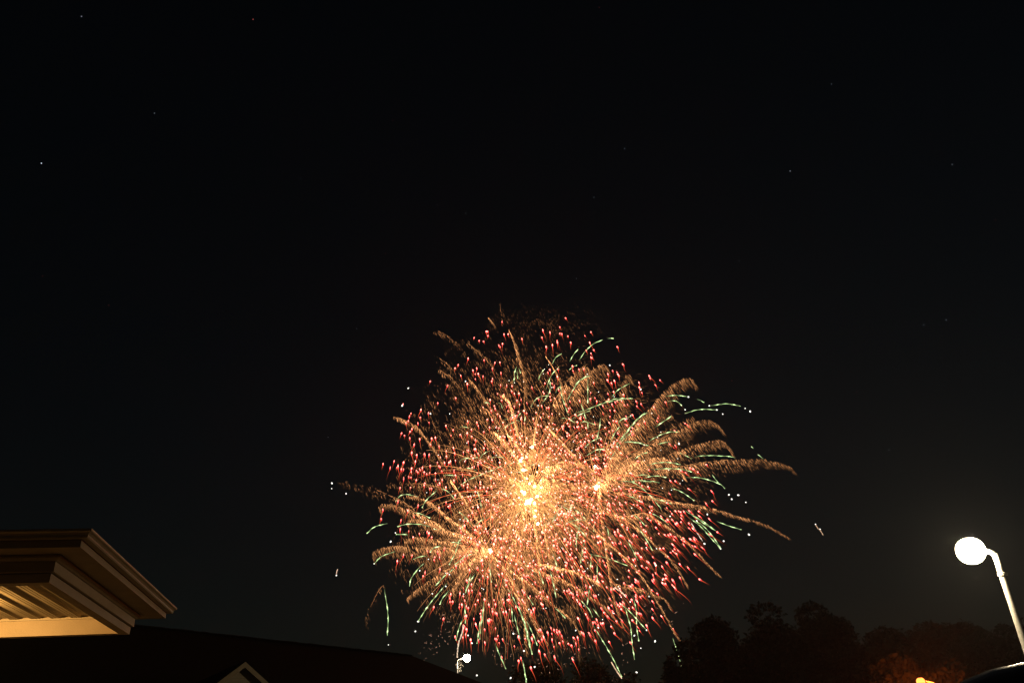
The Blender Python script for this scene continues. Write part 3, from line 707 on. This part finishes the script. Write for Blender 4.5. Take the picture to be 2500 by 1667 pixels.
# red comets: a burning head and an ember tail that drifts down and right
def comet(x, y, L_, hw_, z, bent, k):
    a = math.radians(17 + (x - 1290) / 460 * 30 - (6 if y < 1000 else 0) + rng.normal(0, 7)); dx, dy = sin(a), cos(a)
    hl = L_ * .28 + 3.0
    out = []
    w_ = float(heat(np.array([x]), np.array([y]))[0])
    g = np.array([2.6, .09 + .5 * w_, .11 + .2 * w_]) * k; p = np.array([3.2, .85 + 1.0 * w_, .65 + .4 * w_]) * k
    t_ = np.array([0, .3, .65, 1.0])
    hx = x + dx * hl * t_; hy = y + dy * hl * t_
    out.append(strand(W3(hx, hy, z), np.array([.45, 1, .8, .3]) * hw_, np.array([g, p, g, g * .5]), 5))
    tt = np.linspace(0, 1, 6); b_ = bent * L_ * .25
    tx = x + dx * (hl * .8 + L_ * tt) + b_ * np.sin(tt * 2.2); ty = y + dy * (hl * .8 + L_ * tt)
    tc = np.array([.62, .075, .028])[None] * (k * (1.05 - tt))[:, None]
    out.append(strand(W3(tx, ty, z + 0.0), hw_ * (.62 - .5 * tt), tc, 3))
    return merge(out)
reds = []
tries = 0
while len(reds) < 1750:
    u = rng.normal(size=3); u /= np.linalg.norm(u); q = rng.uniform(0, 1) ** .50
    p = u * q; x = 1330 + p[0] * 410; y = 1220 + p[1] * (470 if p[1] < 0 else 400)
    if x < 1110 and y < 980 and rng.random() < .72: continue
    if x > 1560 and y < 1130 and rng.random() < .75: continue
    if x < 1120 and y > 1190 and rng.random() < .72: continue
    if noise.noise(Vector((x / 70, y / 70, 3.3))) < rng.uniform(-.5, .12) and math.hypot(x - 1310, y - 1210) > 210: continue
    if y < 900 and rng.random() < .6: continue
    if math.hypot(x - 1293, y - 1205) < 70 and rng.random() < .55: continue
    low = max(0, min(1, (y - 950) / 500)); out_ = min(1, math.hypot(x - 1300, y - 1200) / 420)
    L_ = rng.uniform(4, 19) * (1 + 1.6 * low * out_ + .4 * out_); hw_ = rng.uniform(.085, .15)
    reds.append((x, y, L_, hw_, p[2] * 24 - 8, rng.uniform(-1, 1), rng.uniform(.7, 1.9)))
hand_red = [(1705, 1412, 26), (1737, 1221, 18), (1704, 1246, 18), (1749, 1297, 18), (1551, 1449, 20), (1560, 1494, 22), (1498, 1542, 26), (1372, 1562, 24), (1394, 1572, 20), (1537, 1565, 26), (1295, 1625, 34), (1640, 1532, 22), (1452, 1560, 30), (1051, 929, 8), (1026, 1017, 9), (1158, 823, 7), (1170, 830, 7), (1191, 818, 8), (1180, 832, 7), (1380, 775, 8), (1366, 797, 8), (1366, 813, 7), (1386, 819, 7), (1442, 809, 10), (1506, 845, 16), (1519, 887, 22), (1322, 822, 14), (1483, 910, 26), (931, 1264, 14), (977, 1188, 16), (1037, 1177, 14), (1003, 1163, 9), (1083, 1506, 30), (1060, 1478, 26), (1136, 1500, 22), (1111, 1550, 24), (1194, 1508, 30), (1212, 1556, 26), (1172, 1516, 30), (1105, 1465, 22), (1122, 1478, 20), (1034, 1403, 16), (1061, 1357, 14), (1151, 1438, 18)]
for x, y, l in hand_red: reds.append((x, y, l, .155, rng.uniform(-15, 15), rng.uniform(-1, 1), 1.15))
order = sorted(range(len(reds)), key=lambda i: -(reds[i][2] * reds[i][3] * (1.6 if i >= 1750 else 1)))
rest = []
for r_i, i in enumerate(order):
    g_ = comet(*reds[i])
    if r_i < 300: spark_obj('red_comet', g_, 'red')
    else: rest.append(g_)
spark_obj('red_comets', merge(rest), 'red', 'stuff')

# pale green dashed streaks
def cr(pts, s, ox, oy): return [(ox + x / s, oy + y / s) for x, y in pts]
G = []
for l in ([(700,368),(790,360),(880,372)], [(715,410),(765,400),(800,412),(830,440)], [(850,500),(930,475),(1000,467),(1097,471)], [(1040,440),(1120,430),(1180,425),(1280,442)], [(945,390),(1000,415)], [(625,605),(690,560),(750,520)], [(570,715),(650,670),(740,640),(820,640)], [(640,738),(690,722),(735,718)], [(925,832),(1020,820),(1180,826),(1240,838)], [(795,795),(850,815),(905,845)], [(600,925),(750,920),(850,930),(908,948)], [(860,988),(960,990),(1060,1015),(1130,1045),(1160,1075)], [(1062,968),(1090,1005),(1110,1030)], [(740,1065),(830,1100),(925,1165)], [(855,1240),(930,1290),(1000,1340),(1080,1390)],[(880,1290),(980,1370),(1060,1460),(1127,1532)], [(1095,1322),(1180,1355),(1285,1387)], [(345,1018),(440,1020),(500,1050),(560,1100),(600,1140),(640,1190),(675,1230)], [(1410,812),(1450,845)],[(1358,752),(1375,765)], [(390,715),(480,718),(570,745)], [(560,895),(650,875),(750,875),(820,890)], [(610,1150),(700,1170),(750,1190)], [(270,860),(330,780),(380,700),(470,630),(540,600)],[(280,720),(310,660),(350,600)], [(300,780),(420,620),(500,530),(570,490)],[(370,700),(450,590),(545,490)],[(330,590),(370,545),(440,522)],[(0,500),(100,470),(200,430),(320,400),(440,383)],[(290,380),(340,320),(430,270)],[(0,310),(40,250),(120,215)],[(110,230),(110,420)],[(50,410),(80,480),(90,540)]):
    G.append(cr(l, 3.136, 1400, 850))
for l in ([(505,385),(460,395),(400,415),(350,460)], [(730,190),(660,172),(600,180),(565,220)], [(820,410),(740,392),(640,392),(575,410)], [(660,470),(610,465),(565,467)], [(560,592),(460,630),(405,683)], [(775,680),(740,710),(680,790),(665,850)], [(1000,715),(930,770),(860,845)], [(940,830),(840,950),(780,1030),(730,1110)], [(960,880),(910,940),(890,985)], [(480,870),(500,1000),(508,1090),(502,1215)],[(1075,980),(1080,1125)],[(1060,1090),(1030,1170),(1010,1250)], [(1205,1040),(1180,1180),(1165,1275)], [(1300,1270),(1330,1350),(1380,1460)], [(885,120),(950,150),(1000,205)], [(870,140),(790,215),(760,270)], [(900,550),(840,570),(820,600)], [(690,305),(750,315),(820,345)], [(1080,330),(1050,440),(1010,590),(960,690)], [(1150,605),(1080,630),(1000,690)], [(1260,680),(1265,760),(1272,820)], [(1350,780),(1400,870),(1470,1010)], [(1470,1010),(1520,1120),(1575,1355)], [(1420,990),(1430,1110)], [(1440,1060),(1485,1240)],[(1120,760),(1100,830),(1080,900)],[(1505,1400),(1530,1560)]):
    G.append(cr(l, 3.032, 780, 1150))
for l in ([(0,780),(70,900),(120,1050),(150,1180),(185,1300)],[(740,1030),(840,1190),(920,1330),(1010,1510)],[(980,830),(1080,910),(1235,1080)],[(1020,790),(1060,950),(1090,1060),(1105,1230)],[(1110,770),(1140,900),(1145,1050),(1165,1180)],[(1475,1150),(1520,1290),(1560,1420)],[(700,380),(870,420),(1060,490)],[(1060,260),(1110,350),(1155,440)],[(1150,130),(1220,230),(1290,350)],[(600,780),(700,880),(740,960)],[(400,880),(490,970)],[(740,880),(800,960)],[(1640,60),(1750,120),(1850,230),(1915,330)],[(1610,0),(1750,80),(1870,170)],[(95,1350),(115,1450),(135,1560)],[(630,110),(595,220),(590,350)],[(430,0),(370,90)],[(1100,1200),(1125,1350)],[(240,520),(290,660)],[(710,700),(690,850)]):
    G.append(cr(l, 3.76, 1250, 1250))
for l in ([(1465,625),(1520,545),(1600,470),(1690,430)],[(1735,417),(1765,415),(1795,417)],[(1210,660),(1240,600),(1300,560)],[(1370,720),(1400,690),(1445,672)],[(1375,640),(1405,580),(1455,518)],[(1075,820),(1090,770),(1125,715)],[(840,840),(850,740),(865,690)],[(870,730),(880,800)],[(885,700),(905,745)],[(1000,1080),(1040,1010),(1100,970),(1180,965)],[(1240,940),(1255,900),(1280,880)],[(1150,900),(1200,770),(1270,690)],[(1345,1020),(1400,920),(1460,830),(1520,785),(1570,775)],[(1280,830),(1300,960),(1330,1060),(1365,1150)],[(1620,1075),(1750,1010),(1850,990),(1980,990)],[(1400,1185),(1480,1140),(1570,1105)],[(1480,1030),(1510,1110),(1530,1180)],[(750,1190),(820,1185),(900,1210)],[(790,1185),(830,1145),(860,1130)],[(860,1190),(905,1130)],[(940,1220),(955,1160)],[(320,1270),(350,1258),(405,1270)],[(685,1310),(700,1260),(715,1255)],[(740,1290),(790,1240),(850,1215)],[(690,1030),(715,1040),(730,1080)],[(555,1030),(590,1030),(615,1045)],[(1290,1180),(1340,1180),(1430,1220)],[(1480,1225),(1520,1210),(1620,1240)],[(1550,1290),(1548,1220)],[(1625,1420),(1660,1270),(1670,1180)],[(1890,1410),(2000,1410),(2130,1440)],[(1660,1530),(1670,1480),(1710,1475)],[(1110,1040),(1180,930),(1190,830)]):
    G.append(cr(l, 3.92, 1040, 720))
n_core = len(G)
for l in ([(245,600),(280,550),(330,525)],[(70,620),(110,590),(230,580)],[(335,590),(380,575),(450,580)],[(455,690),(500,640),(560,615)],[(500,720),(560,705),(620,705)],[(650,660),(740,630),(840,635)],[(60,850),(120,790),(200,750),(350,690),(430,655)],[(825,725),(850,740),(865,770)],[(865,1130),(920,1020),(985,975)],[(985,960),(1070,1030),(1150,1105)],[(1010,1040),(1100,1135)],[(1105,1140),(1065,1300)]):
    G.append(cr(l, 3.485, 1100, 950))
for k in range(46):
    a = rng.uniform(0, 2 * pi); cx, cy_ = CEN[('c', 'l', 'r')[rng.integers(3)]]
    s = rng.uniform(60, 210); l = rng.uniform(18, 60); x, y = cx + cos(a) * s, cy_ + sin(a) * s
    G.append([(x, y), (x + cos(a) * l * .5, y + sin(a) * l * .5 + 1), (x + cos(a) * l, y + sin(a) * l + l * .18)])
dots = []
for gi, pts in enumerate(G):
    xy, ln = spline(pts, max(8, int(ln_ / 2.6)) if (ln_ := spline(pts, 4)[1]) else 8)
    n = len(xy); t_ = np.linspace(0, 1, n); ph = rng.uniform(0, 6)
    bead = .5 + .5 * np.sin(t_ * ln / rng.uniform(3.0, 4.6) + ph) ; bead *= rng.uniform(.5, 1, n)
    fade = np.clip(t_ * 3 + .25, 0, 1)
    z = rng.uniform(-24, -6)
    hh = float(heat(np.array([xy[n // 2, 0]]), np.array([xy[n // 2, 1]]))[0])
    g_ = np.array([.85, 1.25, .50]); w_ = np.array([1.5, 1.5, .95]); y_ = np.array([1.1, .85, .35])
    base = g_ * (1 - min(1, hh * 1.8)) + y_ * min(1, hh * 1.8)
    c = base[None] * (.30 + .75 * bead * fade)[:, None] * fade[:, None] + w_[None] * (np.clip(bead - .68, 0, 1) * 1.8 * fade)[:, None]
    r_ = .048 + .058 * bead * fade
    spark_obj('green_streak', strand(W3(xy[:, 0] + rng.normal(0, .25, n), xy[:, 1] + rng.normal(0, .25, n), z), r_, c, 4), 'grn')
# white crackle dots
dl = [(92,88),(90,128),(197,165),(125,770),(510,1283),(710,1183),(1100,1213),(1128,1270),(1165,1508),(562,455),(527,520),(835,905),(935,850),(962,763),(806,650),(742,735),(1435,1200),(1475,1218),(1593,1447),(1415,1528),(405,683),(730,1110)]
dots += cr(dl, 3.032, 780, 1150)
dots += cr([(1682,1415),(1565,1450),(1144,1467),(1182,1245),(1123,1130),(1313,1182),(1943,263),(1767,289),(1258,770),(1085,820),(1383,617),(1320,487),(585,413),(435,415),(585,1083),(792,1057),(833,1018),(208,1417),(110,1270),(1696,77),(1235,1080),(1915,335)], 3.76, 1250, 1250)
dots += cr([(1212,1154),(1190,1120),(1262,1123),(1344,1425),(1150,1475),(1003,1495),(1025,1270),(945,1320),(740,1285),(808,730),(1143,503),(855,470),(515,315),(278,130),(1320,1178),(1353,483),(1315,460),(1097,471),(880,372),(1040,440),(598,498)], 3.136, 1400, 850)
dots += cr([(850,970),(792,1136),(1062,1213),(1398,904)], 3.92, 780, 700)
nh = len(dots)
for k in range(120):
    q = rng.uniform(0, 1) ** .5; a = rng.uniform(0, 2 * pi); dots.append((1350 + cos(a) * q * 330, 1210 + sin(a) * q * 330))
M_dot = emit('white_crackle', (1.0, .97, .86), 1.6, 'NONE')
for i, (x, y) in enumerate(dots):
    heart_star('grn', x, y, (1.7 if i < nh else 1.1) * rng.uniform(.75, 1.2), M_dot, 'crackle_star', rng.uniform(-26, -4))
# loose sparks thrown clear of the burst, the climbing trail beside the small lamp and pink-white stragglers
def loose(b, name, pts, col, r_=.09, z=0):
    xy, ln = spline(pts, max(6, int(spline(pts, 4)[1] / 3))); n = len(xy)
    k = rng.uniform(.5, 1.2, n)[:, None]
    spark_obj(name, strand(W3(xy[:, 0] + rng.normal(0, .3, n), xy[:, 1], z), r_ * rng.uniform(.6, 1.2, n), np.array(col)[None] * k, 4), b)
loose('r', 'stray_spark', [(1991, 1280), (1996, 1288), (2003, 1295), (2010, 1306)], (.8, .5, .3))
heart_star('r', 2002, 1291, 1.6, M_dot, 'stray_spark'); heart_star('r', 1991, 1279, 1.3, M_dot, 'stray_spark')
loose('l', 'stray_spark', [(824, 1389), (822, 1396), (821, 1404)], (.8, .5, .35))
loose('c', 'pale_trail', [(1131, 1524), (1128, 1545), (1120, 1568), (1117, 1590), (1116.5, 1604)], (1.1, .8, .55), .11)
loose('r', 'pale_trail', [(1688, 1277), (1700, 1297), (1715, 1320)], (1.0, .75, .6), .11)
loose('r', 'pale_trail', [(1500, 1433), (1515, 1443), (1530, 1457)], (1.4, 1.1, .8), .15)
loose('r', 'pale_trail', [(1492, 1615), (1505, 1636), (1518, 1655)], (1.0, .65, .4), .12)
for ox, oy, n in ((1045, 1590, 16), (1085, 1560, 20), (1400, 1590, 26), (1250, 1560, 26), (1510, 1600, 14), (1640, 1500, 16), (1100, 1520, 20), (1580, 1470, 18), (1350, 1600, 20), (1220, 1600, 16)):
    x = ox + rng.normal(0, 16, n); y = oy + rng.normal(0, 22, n); a = rng.normal(0, 3, n)
    c = np.array([.4, .22, .14])[None] * rng.uniform(.3, 1.2, n)[:, None]
    spark_obj('falling_embers', spindles(W3(x, y), W3(x + a, y + rng.uniform(2, 6, n)), rng.uniform(.05, .1, n), c, c * .6, .5), 'red', 'stuff')
# embers and sparks caught bright beside the small lamp
x = 1123 + rng.normal(0, 4, 26); y = 1622 + rng.normal(0, 9, 26); c = np.array([1.3, 1.0, .6])[None] * rng.uniform(.3, 1, 26)[:, None]
spark_obj('falling_embers', spindles(W3(x, y), W3(x + rng.normal(0, 2, 26), y + rng.uniform(2, 5, 26)), rng.uniform(.06, .13, 26), c, c, .5), 'c', 'stuff')
